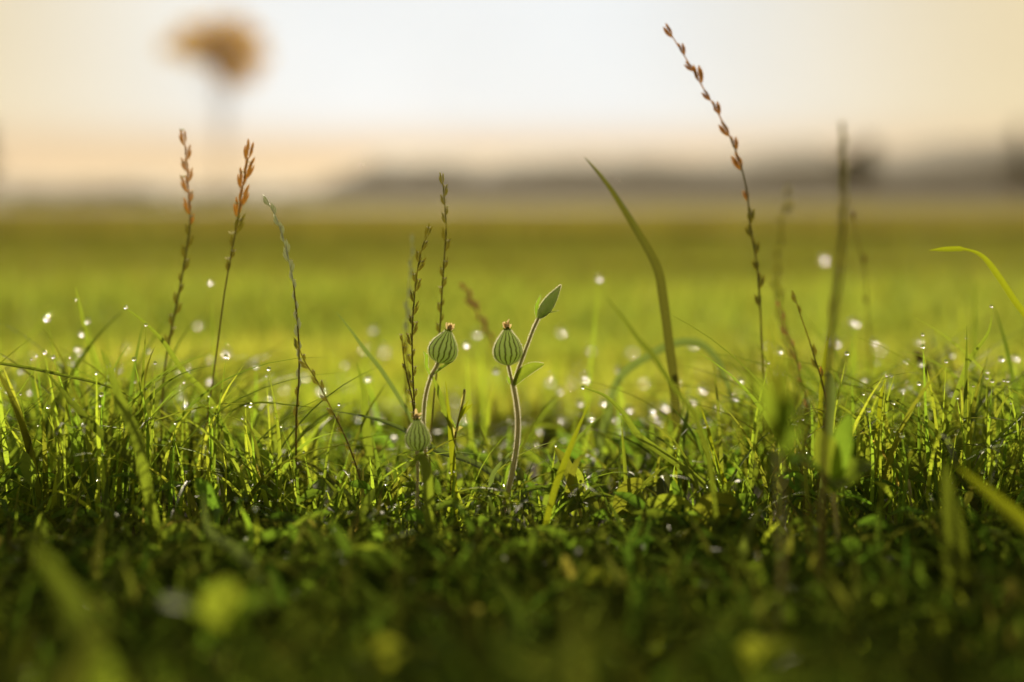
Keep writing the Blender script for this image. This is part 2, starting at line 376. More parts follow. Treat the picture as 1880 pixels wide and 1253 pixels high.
# ---------------------------------------------------------------- grass (nobody could count it)
def grass(name, label, pos, h, wid, kin, tint, m, S=6, three=True, az=None, val=None):
    """pos (n,2), h (n), wid (n), kin = bend; every blade a curved folded strip"""
    n = len(pos); a = rng.random(n) * 2 * np.pi if az is None else az
    ld = np.stack([np.cos(a), np.sin(a)], 1)
    fa = a + np.pi / 2 + rng.normal(size=n) * .5; sd_ = np.stack([np.cos(fa), np.sin(fa)], 1)
    K = 3 if three else 2
    V = np.zeros((n, S + 1, K, 3), np.float32)
    for i in range(S + 1):
        t = i / S
        hor = h * kin * (0.25 * t + 0.75 * t ** 2.2); ver = h * (t - 0.42 * np.clip(kin, 0, 1.6) ** 2 * t ** 3)
        c = np.zeros((n, 3)); c[:, :2] = pos + ld * hor[:, None]; c[:, 2] = ver - .003
        ww = wid * min(1, .45 + 2.2 * t) * (1 - t ** 2.4) * .5 + wid * .015
        for k in range(K):
            q = (-1, 0, 1)[k] if three else (-1, 1)[k]
            V[:, i, k, :2] = c[:, :2] + sd_ * (ww * q)[:, None]; V[:, i, k, 2] = c[:, 2] + (abs(q) * ww * .45 if three else 0)
    idx = (np.arange(n) * (S + 1) * K)[:, None, None]
    fl = []
    for i in range(S):
        for k in range(K - 1):
            fl.append([i * K + k, i * K + k + 1, (i + 1) * K + k + 1, (i + 1) * K + k])
    Fq = (idx + np.array(fl)[None]).reshape(-1, 4)
    me = bpy.data.meshes.new(name); nv = V.size // 3
    me.vertices.add(nv); me.vertices.foreach_set('co', V.ravel())
    me.loops.add(Fq.size); me.loops.foreach_set('vertex_index', Fq.ravel().astype(np.int32))
    me.polygons.add(len(Fq)); me.polygons.foreach_set('loop_start', (np.arange(len(Fq)) * 4).astype(np.int32))
    me.polygons.foreach_set('use_smooth', np.ones(len(Fq), bool))
    me.update(calc_edges=True)
    ca = me.color_attributes.new('tint', 'FLOAT_COLOR', 'POINT')
    C = np.ones((n, (S + 1) * K, 4), np.float32); C[:, :, 0] = tint[:, None]; C[:, :, 1] = (rng.random(n) if val is None else val)[:, None]; C[:, :, 2] = rng.random(n)[:, None]
    ca.data.foreach_set('color', C.ravel())
    me.materials.append(m)
    o = bpy.data.objects.new(name, me); col.objects.link(o)
    tag(o, label, 'grass', kind='stuff')
    return o
def wedge(n, y0, y1, half0, slope, pw=1.0):
    """random points in the part of the meadow in front of the camera (with a margin)"""
    u = rng.random(n) ** pw; y = y0 + (y1 - y0) * u; x = (rng.random(n) * 2 - 1) * (half0 + slope * y)
    return np.stack([x, y], 1)
def vn(p, s, seed):   # smooth patchiness 0..1
    a = np.sin(p[:, 0] * s + seed) * np.cos(p[:, 1] * s * 1.1 + seed * 2) + np.sin(p[:, 0] * s * 2.3 - p[:, 1] * s * 1.7 + seed) * .6
    return np.clip(.5 + a * .32, 0, 1)
# near grass
def capz(p):
    """how high the sward stands: tallest at both sides, low in the middle and in front"""
    d = p[:, 1]; lr = np.clip((np.abs(p[:, 0] / (d * .36) + .05) - .20) / .5, 0, 1)
    Y = np.where(d < .615, 850 + 1450 * (.615 - d), 815 - 185 * lr)
    Y = Y - np.where(d > .6, np.abs(rng.normal(size=len(d))) * 32, 0)
    return np.clip(CAMH - (Y - 370) * d / F, .013, .092)
p = wedge(13500, 0.27, 1.05, 0.10, 0.42)
cl_ = vn(p, 31, 2.1); keep = rng.random(len(p)) < (.35 + .65 * cl_) * np.where(p[:, 1] > .63, .58, 1) * np.where((np.abs(p[:, 0] / p[:, 1] * F + 940 - 1170) < 230) & (p[:, 1] > .50) & (p[:, 1] < .86), .33, 1); p = p[keep]; cl_ = cl_[keep]
h = capz(p) * (.38 + .62 * rng.random(len(p)) ** .8) * (.8 + .3 * cl_)
kin = np.abs(rng.normal(size=len(p)) * .55 + .45)
grass('meadow_grass', 'dense dewy green grass of the near meadow, sharp in the middle and blurred in front', p, h * (1 + .25 * kin), (.0012 + .0026 * rng.random(len(p)) ** 1.6) * np.where(p[:, 1] < .55, 1.3, 1), kin,
      np.where(rng.random(len(p)) < .06, .8, .12 * rng.random(len(p))), m_grass, S=7)
p = wedge(8500, 0.27, 0.57, 0.08, 0.42)
grass('front_grass', 'low tangled grass, shade painted into its dark colour, filling the blurred foreground', p, (.024 + .022 * rng.random(len(p))) * np.clip((p[:, 1] - .2) / .25, .5, 1), .0016 + .003 * rng.random(len(p)) ** 1.5, .5 + .8 * rng.random(len(p)), .3 * rng.random(len(p)) ** 3, m_shade_toned, S=9, val=1.3 * rng.random(len(p)))
p = wedge(1300, 0.27, 0.45, 0.06, 0.40)
Yf = 1040 + 220 * rng.random(len(p)) + 90 * np.clip(np.abs(p[:, 0] / p[:, 1]) / .36, 0, 1)
grass('soft_front_grass', 'wide out of focus blades right in front, melting into soft shapes coloured dark for shade', p, np.clip(CAMH - (Yf - 370) * p[:, 1] / F, .015, .07) * 1.2, .003 + .004 * rng.random(len(p)), .7 + .6 * rng.random(len(p)), .2 * rng.random(len(p)), m_shade_toned, S=9, val=.8 * rng.random(len(p)))
p = wedge(1500, 0.50, 0.84, 0.10, 0.42)
h = capz(p) * (.7 + .4 * rng.random(len(p)))
grass('arching_grass', 'long arching blades bowed over one another among the near grass', p, h * 1.25, .002 + .002 * rng.random(len(p)), .55 + .6 * rng.random(len(p)), .1 * rng.random(len(p)), m_blade, S=12)
# short thin band of drier grass
p = wedge(22000, 0.90, 1.3, 0.15, 0.5)
h = (.018 + .022 * rng.random(len(p))) * (.7 + .5 * vn(p, 7, .4))
grass('dry_grass', 'short thin brownish grass in the blurred strip behind the dewy grass', p, h, .0022 + .001 * rng.random(len(p)), np.abs(rng.normal(size=len(p)) * .6 + .3),
      np.clip(.2 + .7 * vn(p, 5, 2.2) * rng.random(len(p)), 0, 1), m_grass, S=3, three=False, val=.4 + .6 * rng.random(len(p)))
# bright field grass
p = wedge(66000, 1.2, 5.5, 0.2, 0.52, 1.5)
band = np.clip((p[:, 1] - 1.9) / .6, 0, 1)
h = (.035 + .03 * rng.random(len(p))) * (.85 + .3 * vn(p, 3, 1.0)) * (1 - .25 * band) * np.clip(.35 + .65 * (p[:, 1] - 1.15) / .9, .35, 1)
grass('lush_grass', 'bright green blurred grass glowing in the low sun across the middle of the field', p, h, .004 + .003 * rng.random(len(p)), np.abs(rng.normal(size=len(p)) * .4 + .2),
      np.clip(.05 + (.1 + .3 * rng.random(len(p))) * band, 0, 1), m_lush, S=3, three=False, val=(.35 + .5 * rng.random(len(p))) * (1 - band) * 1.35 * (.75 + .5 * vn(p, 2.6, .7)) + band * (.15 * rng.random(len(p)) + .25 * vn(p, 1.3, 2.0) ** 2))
p = wedge(52000, 5.2, 20, 0.3, 0.52, 1.5)
h = (.06 + .05 * rng.random(len(p)))
grass('field_grass', 'olive and straw coloured blurred grass reaching to the far edge of the field', p, h, .012 + .02 * p[:, 1] / 26, np.abs(rng.normal(size=len(p)) * .4 + .2),
      np.clip(.25 + .5 * rng.random(len(p)), 0, 1), m_far, S=2, three=False, val=.05 + .4 * rng.random(len(p)) + .4 * vn(p, .55, 1.0))

# broad leaves among the near grass
def leaf_profile(t): return max(.02, math.sin(math.pi * min(1, t * .93 + .04)) ** .8 * (1 - .25 * t))
def leafy(name, label, n, zone, size, hmax, seed, m=None):
    r = np.random.default_rng(seed); mb = MB()
    for k in range(n):
        y = zone[0] + (zone[1] - zone[0]) * r.random(); x = (r.random() * 2 - 1) * (.08 + .42 * y)
        z = hmax * (.15 + .85 * r.random()) * min(1, max(.3, (y - .36) / .2)); L_ = size * (.6 + .8 * r.random()); a = r.random() * 6.283; el = r.normal() * .4 + .25
        d = Vector((math.cos(a) * math.cos(el), math.sin(a) * math.cos(el), math.sin(el)))
        b = Vector((x, y, z)); droop = Vector((0, 0, -L_ * (.1 + .3 * r.random())))
        pts = spline([b, b + d * L_ * .5, b + d * L_ + droop], 6)
        up = Vector((r.normal() * .6, -abs(r.normal()) * .9, .8)).normalized()
        blade_geo(mb, pts, L_ * (.16 + .30 * r.random() ** 1.6), up, fold=.25, prof=leaf_profile, tint=(.5 if r.random() < .05 else 0, r.random(), r.random()))
        if k % 3 == 0: tube(mb, spline([Vector((x + r.normal() * .005, y + r.normal() * .005, -.002)), Vector((x, y, z * .5)) + d * -.003, b], 4), .00035, 4, cap=False)
    return tag(mb.build(name, m or m_broad), label, 'ground cover', kind='stuff')
leafy('leafy_ground_cover', 'low broad leaved weeds growing through the near grass', 1150, (.47, .78), .018, .028, 3)
leafy('fine_ground_cover', 'small clover like leaves coloured dark for shade, filling the bottom of the picture', 600, (.28, .54), .024, .026, 4, m_shade_toned)

# ---------------------------------------------------------------- seed heads
def floret(mb, base, ax, side, L_, w_):
    n = 6; prof = (.22, .62, .9, 1, .7, .04); vs = []; nn = ax.cross(side).normalized()
    for i in range(n):
        c = base + ax * L_ * i / (n - 1) + side * (.05 * L_ * math.sin(math.pi * i / (n - 1)))
        for k in range(6):
            a = k * math.pi / 3; vs.append(c + side * math.cos(a) * w_ * .5 * prof[i] + nn * math.sin(a) * w_ * .34 * prof[i])
    fs = [(i * 6 + k, i * 6 + (k + 1) % 6, (i + 1) * 6 + (k + 1) % 6, (i + 1) * 6 + k) for i in range(n - 1) for k in range(6)] + [tuple(range(6))[::-1], tuple(30 + k for k in range(6))]
    mb.add(vs, fs)
def spikelet_mesh(kind, m, seed):
    r = random.Random(seed); mb = MB(); nf, spread = {'closed': (5, .20), 'open': (6, .24), 'tight': (2, .06), 'fat': (5, .16)}[kind]
    for i in range(nf):
        s = 1 if i % 2 == 0 else -1
        a = spread * (s if nf > 2 else .5) * (.6 + .6 * r.random()) + .05
        ax = Vector((math.sin(a), r.gauss(0, .05), math.cos(a))).normalized()
        floret(mb, Vector((s * .02, 0, .13 * i if kind != 'open' else .10 * i)), ax, Vector((s, 0, 0)), .60 * (1 - .03 * i) if nf > 2 else 1.0, {'open': .16, 'closed': .125, 'tight': .14, 'fat': .18}[kind])
    floret(mb, Vector((.1, 0, 0)), Vector((.18, 0, 1)).normalized(), Vector((1, 0, 0)), .75, .10)   # glume
    return mb.mesh('spikelet', m)
SPK = {}
def spk(kind, m, k):
    key = (kind, m.name, k % 3)
    if key not in SPK: SPK[key] = spikelet_mesh(kind, m, k % 3 + 11)
    return SPK[key]
m_anther = m_cream
ab = MB()
for a in range(3): floret(ab, Vector((0, 0, 0)), Vector((math.sin(a * 2.1), math.cos(a * 2.1), .7)).normalized(), Vector((0, 0, 1)), 1, .45)
ANTH = ab.mesh('anther', m_cream)
def seed_head(name, label, px, d0, d1, n, span, size, kind, mats, group, r0=.00035, anthers=.0, open_ang=.22, seed=0, dx=0, ground=True):
    """stalk with spikelets set alternately on both sides of its upper part; span = share of the path that bears seed"""
    r = random.Random(seed + 31)
    pts0 = path(px, d0, d1, dx=dx, ground=ground); pts = spline(pts0, 90)
    root = empty(name, pts[-1]); tag(root, label, 'seed head', group)
    b = MB(); ks = max(8, int(90 * span * .55)); tube(b, pts[ks:], [r0 * (.7 + .7 * i / 89) for i in range(ks, 90)], 7); b.build('stem', m_stem, root)
    b = MB(); tube(b, pts[:ks + 1], [r0 * (.7 + .7 * i / 89) for i in range(ks + 1)], 7); b.build('rachis', mats[0], root)
    cum = [0]
    for a, c in zip(pts, pts[1:]): cum.append(cum[-1] + (c - a).length)
    for i in range(n):
        s = cum[-1] * span * (i + .15 + (r.random() * .35 if i else 0)) / n
        k = next(j for j in range(len(cum)) if cum[j] >= s); k = min(max(k, 1), 88)
        u = (s - cum[k - 1]) / max(1e-9, cum[k] - cum[k - 1]); c = pts[k - 1].lerp(pts[k], u)
        T = (pts[k - 1] - pts[k + 1]).normalized()                 # towards the tip
        sg = 1 if i % 2 else -1
        view = (CAMPOS - c).normalized(); X = T.cross(view).normalized() * sg
        a = open_ang * (.7 + .6 * r.random()) if i else 0.02
        Z = (T * math.cos(a) + X * math.sin(a) + view * r.gauss(0, .12)).normalized(); X2 = (X - Z * X.dot(Z)).normalized(); Y2 = Z.cross(X2)
        mt = mats[min(len(mats) - 1, int(len(mats) * i / n))]
        sz = size * (.7 + .5 * r.random()) * (1.1 if i < n * .6 else .85)
        if kind != 'fat' and 0 < i and r.random() < .08: continue
        o = bpy.data.objects.new('spikelet', spk(kind, mt, i)); col.objects.link(o)
        Mx = Matrix((X2, Y2, Z)).transposed().to_4x4() @ Matrix.Scale(sz, 4); Mx.translation = c - Z * size * .08
        o.parent = root; o.matrix_parent_inverse = root.matrix_basis.inverted(); o.matrix_basis = Mx
        if r.random() < anthers:
            q = bpy.data.objects.new('anther', ANTH); col.objects.link(q)
            Ma = Matrix.Scale(size * (.16 + .14 * r.random()), 4) ; Ma.translation = c + Z * sz * (.45 + .4 * r.random()) + X * size * .07
            q.parent = o; q.matrix_parent_inverse = Mx.inverted() @ root.matrix_basis @ root.matrix_basis.inverted(); q.matrix_parent_inverse = (root.matrix_basis @ root.matrix_basis.inverted() @ Mx).inverted(); q.matrix_basis = Ma
    return root
GR = 'grass seed heads rising above the meadow'
seed_head('seed_head', 'tall leaning seed head with rust coloured spikelets, highest above the hills on the right', [(1231, 62), (1262, 112), (1290, 160), (1322, 215), (1352, 280), (1370, 345), (1378, 420), (1390, 490), (1397, 590), (1402, 700)], DB(5), DB(7), 17, .60, .0078, 'open', [m_rust_lit, m_rust_lit, m_rust_lit, m_olive, m_olive], GR, seed=1, r0=.0004)
seed_head('seed_head', 'zigzag rust tipped seed head, leftmost of the tall ones', [(339, 262), (343, 300), (346, 350), (349, 410), (340, 475), (328, 540), (312, 620), (300, 700)], DB(6), DB(6), 19, .56, .0068, 'closed', [m_rust_lit, m_rust_lit, m_olive, m_olive, m_olive], GR, seed=2, anthers=.35, r0=.0004)
seed_head('seed_head', 'thin seed head with a rust coloured tip, right of the leftmost zigzag one', [(456, 290), (444, 350), (437, 400), (426, 460), (412, 540), (400, 630), (385, 740), (372, 830)], DB(4), DB(4), 9, .33, .0085, 'closed', [m_rust_lit, m_rust_lit, m_olive, m_olive], GR, seed=3, anthers=.5, open_ang=.12)
seed_head('seed_head', 'slender silvery seed head bending to the left above the dewy grass', [(493, 374), (507, 400), (522, 445), (536, 505), (543, 560), (548, 620), (549, 690), (544, 770)], DB(1.5), DB(1), 24, .68, .0050, 'tight', [m_silver, m_silver, m_silver, m_silver, m_olive], GR, seed=4, anthers=.2, open_ang=.12)
seed_head('seed_head', 'low seed head with cream seeds slanting down right from the silvery one', [(549, 640), (560, 665), (585, 705), (610, 755), (635, 805), (655, 860), (668, 910)], FOCUS - .004, FOCUS, 17, .72, .0044, 'tight', [m_olive, m_olive, m_olive], GR, seed=5, anthers=.8, open_ang=.3)
seed_head('seed_head', 'tallest upright seed head with olive spikelets, behind the left round bud', [(813, 335), (817, 380), (819, 420), (816, 470), (812, 530), (808, 600), (800, 700), (790, 800)], DB(2), DB(4), 20, .52, .0052, 'closed', [m_olive], GR, seed=6, anthers=.7, open_ang=.2)
seed_head('seed_head', 'dark seed head leaning right at its tip, left of the tallest upright one', [(784, 433), (774, 460), (766, 500), (761, 545), (757, 600), (757, 660), (760, 730), (764, 800)], FOCUS + .002, FOCUS + .01, 18, .62, .0056, 'closed', [m_olive], GR, seed=7, anthers=.75, open_ang=.24)
seed_head('seed_head', 'soft grey seed head just behind the dark one that leans right', [(757, 442), (753, 500), (748, 560), (746, 640), (747, 720), (752, 800)], DB(9), DB(9), 18, .72, .0052, 'closed', [m_silver, m_olive], GR, seed=8, open_ang=.15)
seed_head('seed_head', 'short slim seed head beside the stem of the dark one, left of the left bud', [(738, 622), (741, 655), (747, 690), (757, 735), (762, 790)], FOCUS + .005, FOCUS + .005, 8, .5, .0042, 'tight', [m_olive], GR, seed=9, anthers=.8, open_ang=.2)
seed_head('seed_head', 'faded pinkish blurred seed head leaning left between the two round buds', [(853, 530), (872, 565), (890, 600), (910, 640), (928, 690), (945, 760), (952, 830)], DB(14), DB(17), 10, .42, .0062, 'fat', [m_pink], GR, seed=10)
seed_head('seed_head', 'thick brown blurred seed head left of the dark blurred stalk on the right', [(1446, 355), (1438, 400), (1430, 450), (1426, 510), (1432, 570), (1450, 640), (1465, 720)], DF(24), DF(20), 20, .66, .0042, 'fat', [m_olive], GR, seed=11)
seed_head('seed_head', 'dark upright blurred stalk reaching above the hills on the right', [(1547, 235), (1549, 300), (1550, 370), (1546, 440), (1538, 520), (1530, 590), (1520, 680), (1516, 770)], DF(25), DF(22), 26, .74, .0040, 'fat', [m_olive, m_olive, m_olive, m_olive, m_olive], GR, seed=12, r0=.0010, open_ang=.1)
seed_head('seed_head', 'small brown seed head leaning left, low beside the dark blurred stalk', [(1461, 552), (1470, 580), (1484, 620), (1498, 665), (1512, 710), (1525, 780)], DB(3), DB(3), 13, .6, .0046, 'tight', [m_olive, m_rust_lit], GR, seed=13, anthers=.6, open_ang=.2)
seed_head('seed_head', 'faint pale seed head left of the small brown leaning one', [(1430, 560), (1440, 600), (1455, 640), (1468, 690), (1485, 760)], DB(9), DB(9), 9, .55, .005, 'closed', [m_pink], GR, seed=14)
seed_head('seed_head', 'very faint thin stalk with one dark seed right of the dark blurred stalk', [(1566, 390), (1574, 440), (1586, 490), (1592, 560), (1597, 640)], DB(17), DB(18), 3, .5, .005, 'fat', [m_brown], GR, seed=15)
# plantain-like brown head
def cone_head(label, top, bot, d, base_px):
    a, b = P(*top, d), P(*bot, d); root = empty('plantain', Vector((b.x + .01, b.y, 0))); tag(root, label, 'plant')
    mb = MB(); n = 14; ax = (a - b); r = random.Random(3)
    pts = [b + ax * i / (n - 1) for i in range(n)]
    tube(mb, pts, [.0022 * math.sin(math.pi * (.12 + .8 * i / (n - 1))) for i in range(n)], 10)
    for i in range(90):
        t = r.random() * .95; c = b + ax * t; q = Vector((r.gauss(0, 1), r.gauss(0, 1), r.gauss(0, 1))); q = (q - ax.normalized() * q.dot(ax.normalized())).normalized()
        rr = .0022 * math.sin(math.pi * (.12 + .8 * t)); floret(mb, c + q * rr * .7, (q + ax.normalized() * 1.2).normalized(), ax.normalized(), .0014, .0007)
    mb.build('flower_head', m_brown, root)
    mb = MB(); tube(mb, spline([b] + path(base_px, d, d), 20), .0006, 7); mb.build('stem', m_stem, root)
cone_head('brown blurred plantain head leaning left low on the right', (1682, 645), (1706, 690), DB(12), [(1725, 730), (1750, 790)])

# ---------------------------------------------------------------- campions
def calyx_geo(base, axis, length, width, narrow=.17, ridges=16):
    prof = [(0, .10), (.04, .42), (.10, .68), (.20, .90), (.32, 1.0), (.45, .98), (.58, .87), (.70, .70), (.80, .51), (.88, .36), (.94, narrow + .02), (1, narrow)]
    X = axis.orthogonal().normalized(); Y = axis.cross(X); seg = 64; vs = []; uvs = []
    for (t, r) in prof:
        for k in range(seg):
            a = 2 * math.pi * k / seg; rr = width * .5 * r * (1 - .03 * math.cos(a * 10) - .012 * math.cos(a * 5 + 1))
            vs.append(base + axis * length * t + (X * math.cos(a) + Y * math.sin(a)) * rr)
    n = len(prof); fs = [(i * seg + k, i * seg + (k + 1) % seg, (i + 1) * seg + (k + 1) % seg, (i + 1) * seg + k) for i in range(n - 1) for k in range(seg)]
    fs.append(tuple(range(seg))[::-1])
    return vs, fs, seg, prof, X, Y
def hairs(mb, origins, normals, L_, rad, r, down=0.0):
    for o_, n_ in zip(origins, normals):
        d = (n_ + Vector((r.gauss(0, .25), r.gauss(0, .25), r.gauss(0, .25) - down))).normalized(); l_ = L_ * (.5 + .8 * r.random())
        u = d.orthogonal().normalized(); v = d.cross(u); e = o_ + d * l_ + Vector((r.gauss(0, .1), r.gauss(0, .1), r.gauss(0, .1))) * l_
        mb.add([o_ + u * rad, o_ - u * rad * .5 + v * rad * .87, o_ - u * rad * .5 - v * rad * .87, e], [(0, 1, 3), (1, 2, 3), (2, 0, 3)])
def calyx(root, base, axis, length, width, narrow=.22, seed=0, petals=True, lab=None, hair=900, name='calyx', material=None):
    r = random.Random(seed); vs, fs, seg, prof, X, Y = calyx_geo(base, axis, length, width, narrow)
    mb = MB(); mb.add(vs, fs); o = mb.build(name, material or m_calyx, root)
    uvl = o.data.uv_layers.new(name='UVMap')
    for pl in o.data.polygons:
        ks = [o.data.loops[i].vertex_index % seg for i in pl.loop_indices]; wrap = max(ks) - min(ks) > seg / 2
        for li, k in zip(pl.loop_indices, ks):
            row = o.data.loops[li].vertex_index // seg
            uvl.data[li].uv = ((k + (seg if wrap and k < seg / 2 else 0)) / seg, prof[row][0])
    ss = o.modifiers.new('smooth', 'SUBSURF'); ss.levels = ss.render_levels = 1
    if lab: o['label'] = lab
    hb = MB(); org = []; nr = []
    for i in range(int(hair * 2.2)):
        t = r.random() ** .9 * .95; a = r.random() * 6.283
        j = max(k for k in range(len(prof) - 1) if prof[k][0] <= t); u = (t - prof[j][0]) / (prof[j + 1][0] - prof[j][0]); rr = width * .5 * (prof[j][1] * (1 - u) + prof[j + 1][1] * u)
        n_ = X * math.cos(a) + Y * math.sin(a); org.append(base + axis * length * t + n_ * rr * .98); nr.append((n_ + axis * (t - .4) * .6).normalized())
    hairs(hb, org, nr, .0009, .00004, r); hb.build('hair', m_hair, o)
    if petals:
        pb = MB(); top = base + axis * length * .97
        for i in range(13):
            a = r.random() * 6.283; d = (axis * (.8 + .6 * r.random()) + (X * math.cos(a) + Y * math.sin(a)) * (.3 + .6 * r.random())).normalized(); l_ = length * (.12 + .12 * r.random())
            q = Vector((r.gauss(0, 1), r.gauss(0, 1), r.gauss(0, 1))) * l_ * .25
            blade_geo(pb, spline([top - axis * length * .04, top + d * l_ * .5 + q * .5, top + d * l_ + q], 6), l_ * .5, CAMPOS - top, fold=.8, twist=r.gauss(0, 1.5), prof=lambda t: .4 + .6 * math.sin(math.pi * t) ** .5 * (1 - .3 * t))
        pb.build('withered_petals', m_petal, o)
        tb = MB()
        for i in range(5):
            a = i * 1.257 + .3; n_ = X * math.cos(a) + Y * math.sin(a)
            blade_geo(tb, spline([top - axis * length * .03 + n_ * width * narrow * .5, top + axis * length * .05 + n_ * width * (narrow * .5 + .06), top + axis * length * .06 + n_ * width * (narrow * .5 + .2)], 5), width * .16, axis, fold=.2, prof=lambda t: 1 - t * .9)
        tb.build('calyx_teeth', m_blade, o)
    return o
def hairy_stem(root, pts, r0, r1, nh, seed, name='stem'):
    n = len(pts); b = MB(); tube(b, pts, [r0 + (r1 - r0) * i / (n - 1) for i in range(n)], 10); o = b.build(name, m_cstem, root)
    r = random.Random(seed); org = []; nr = []
    for i in range(int(nh * 1.6)):
        k = r.randrange(n - 1); c = pts[k].lerp(pts[k + 1], r.random()); T = (pts[k + 1] - pts[k]).normalized(); u = T.orthogonal().normalized(); v = T.cross(u); a = r.random() * 6.283
        n_ = u * math.cos(a) + v * math.sin(a); org.append(c + n_ * (r0 + r1) * .48); nr.append(n_)
    h_ = MB(); hairs(h_, org, nr, .0008, .000038, r); h_.build('hair', m_hair, o); return o
def leaf(root, pts, wid, face, m=None, name='leaf', hair=0, seed=0, prof=None, fold=.3, tint=(0, .6, .5)):
    b = MB(); blade_geo(b, spline(pts, 14), wid, face, fold=fold, prof=prof or leaf_profile, tint=tint); o = b.build(name, m or m_broad, root)
    if hair:
        r = random.Random(seed); vs = b.v; org = []; nr = []
        for i in range(hair):
            k = r.randrange(13); e = r.choice((0, 4)); a = Vector(vs[k * 5 + e]).lerp(Vector(vs[(k + 1) * 5 + e]), r.random()); c = Vector(vs[k * 5 + 2]); org.append(a); nr.append((a - c).normalized())
        h_ = MB(); hairs(h_, org, nr, .0005, .00003, r); h_.build('hair', m_hair, o)
    return o
D0 = FOCUS
FACE = Vector((0.1, -1, .35)).normalized()
# central plant
stem_px = [(942, 706), (948, 740), (951, 775), (949, 815), (942, 860), (931, 910), (920, 960)]
pts = path(stem_px, D0, D0 - .004)
root = empty('campion', pts[-1]); tag(root, 'hairy campion with a striped round bud and a slim pointed bud on a forked stem', 'wildflower')
hairy_stem(root, spline(pts, 60), .00075, .0012, 5200, 1)
hairy_stem(root, spline([P(933, 668, D0), P(936, 684, D0), P(942, 708, D0)], 14), .00045, .0006, 700, 2, 'pedicel')
hairy_stem(root, spline([P(989, 584, D0), P(979, 605, D0), P(964, 645, D0), P(951, 680, D0), P(942, 708, D0)], 34), .0005, .00065, 2300, 3, 'pedicel')
cb = P(933, 671, D0); ct = P(931, 603, D0); calyx(root, cb, (ct - cb).normalized(), (ct - cb).length, 54 * .2394e-3, seed=3, lab='round bud with dark stripes and short white hairs', hair=1500)
# pointed bud
vb, vt = P(989, 584, D0), P(1030, 523, D0)
def bud_mat(t, o): leafshader((0.28, 0.37, 0.13), (0.42, 0.50, 0.20), trans=.3, sss=.0012, attr=False, nscale=500)(t, o)
m_bud = mat('bud_green', bud_mat)
ax = (vt - vb).normalized(); X = ax.cross(FACE).normalized(); Y = ax.cross(X); bb = MB(); pr = [(0, .2), (.06, .55), (.15, .8), (.3, 1), (.45, .97), (.6, .82), (.75, .58), (.88, .3), (.96, .12), (1, .03)]
vs_ = []
for t, r_ in pr:
    for k in range(20):
        a = k * math.pi / 10; rr = .0027 * r_ * (1 + .08 * math.cos(a * 5)); vs_.append(vb + ax * (vt - vb).length * t + (X * math.cos(a) + Y * math.sin(a)) * rr)
bb.add(vs_, [(i * 20 + k, i * 20 + (k + 1) % 20, (i + 1) * 20 + (k + 1) % 20, (i + 1) * 20 + k) for i in range(9) for k in range(20)] + [tuple(range(20))[::-1]])
bo = bb.build('bud', m_bud, root); bo['label'] = 'slim pointed unopened bud'
rr_ = random.Random(9); org = []; nr = []
for i in range(2200):
    t = rr_.random(); j = max(k for k in range(9) if pr[k][0] <= t); u = (t - pr[j][0]) / (pr[j + 1][0] - pr[j][0]); q = .0027 * (pr[j][1] * (1 - u) + pr[j + 1][1] * u); a = rr_.random() * 6.283
    n_ = X * math.cos(a) + Y * math.sin(a); org.append(vb + ax * (vt - vb).length * t + n_ * q); nr.append((n_ + ax * .3).normalized())
hb = MB(); hairs(hb, org, nr, .0006, .000035, rr_); hb.build('hair', m_hair, bo)
leaf(root, [P(987, 590, D0), P(985, 565, D0 + .002), P(993, 541, D0 + .002)], .0018, FACE, name='bract', hair=80, seed=4)
leaf(root, [P(988, 588, D0), P(1003, 577, D0 - .001), P(1026, 571, D0 - .002)], .0016, Vector((0, -.3, 1)), name='bract', hair=80, seed=5)
leaf(root, [P(943, 708, D0 - .001), P(958, 688, D0 - .002), P(978, 675, D0 - .003), P(999, 669, D0 - .003)], .0058, Vector((-.35, -1, .25)).normalized(), hair=350, seed=6, m=m_blade)
leaf(root, [P(941, 706, D0 + .001), P(935, 700, D0), P(931, 690, D0 - .001)], .002, FACE, hair=60, seed=7)
leaf(root, [P(928, 925, D0), P(960, 905, D0 - .004), P(992, 897, D0 - .008), P(1010, 900, D0 - .01)], .0045, Vector((0, -.5, 1)), seed=8)
# left plant
pts = path([(792, 689), (784, 715), (779, 745), (778, 790), (783, 850), (788, 900)], D0 + .006, D0 + .006)
root = empty('campion', pts[-1]); tag(root, 'hairy campion with one striped bud tilted right, left of the forked one', 'wildflower')
hairy_stem(root, spline(pts, 50), .0006, .0008, 2600, 11)
DL = D0 + .005
hairy_stem(root, spline([P(805, 664, DL), P(800, 676, DL), P(791, 691, DL)], 10), .0006, .0007, 500, 12, 'pedicel')
cb, ct = P(806, 667, DL), P(824, 606, DL); calyx(root, cb, (ct - cb).normalized(), (ct - cb).length, 55 * .2394e-3, seed=13, lab='round striped bud tilted to the right', hair=1000)
leaf(root, [P(791, 692, DL), P(783, 672, DL), P(783, 655, DL), P(777, 645, DL)], .0019, FACE, hair=90, seed=14)
leaf(root, [P(791, 692, DL), P(806, 680, DL), P(822, 669, DL), P(832, 664, DL)], .0022, Vector((0, -.5, 1)), hair=90, seed=15)
leaf(root, [P(793, 690, DL), P(806, 720, DL), P(815, 750, DL - .003), P(826, 785, DL - .005)], .0028, FACE, seed=16, m=m_blade, fold=.2)
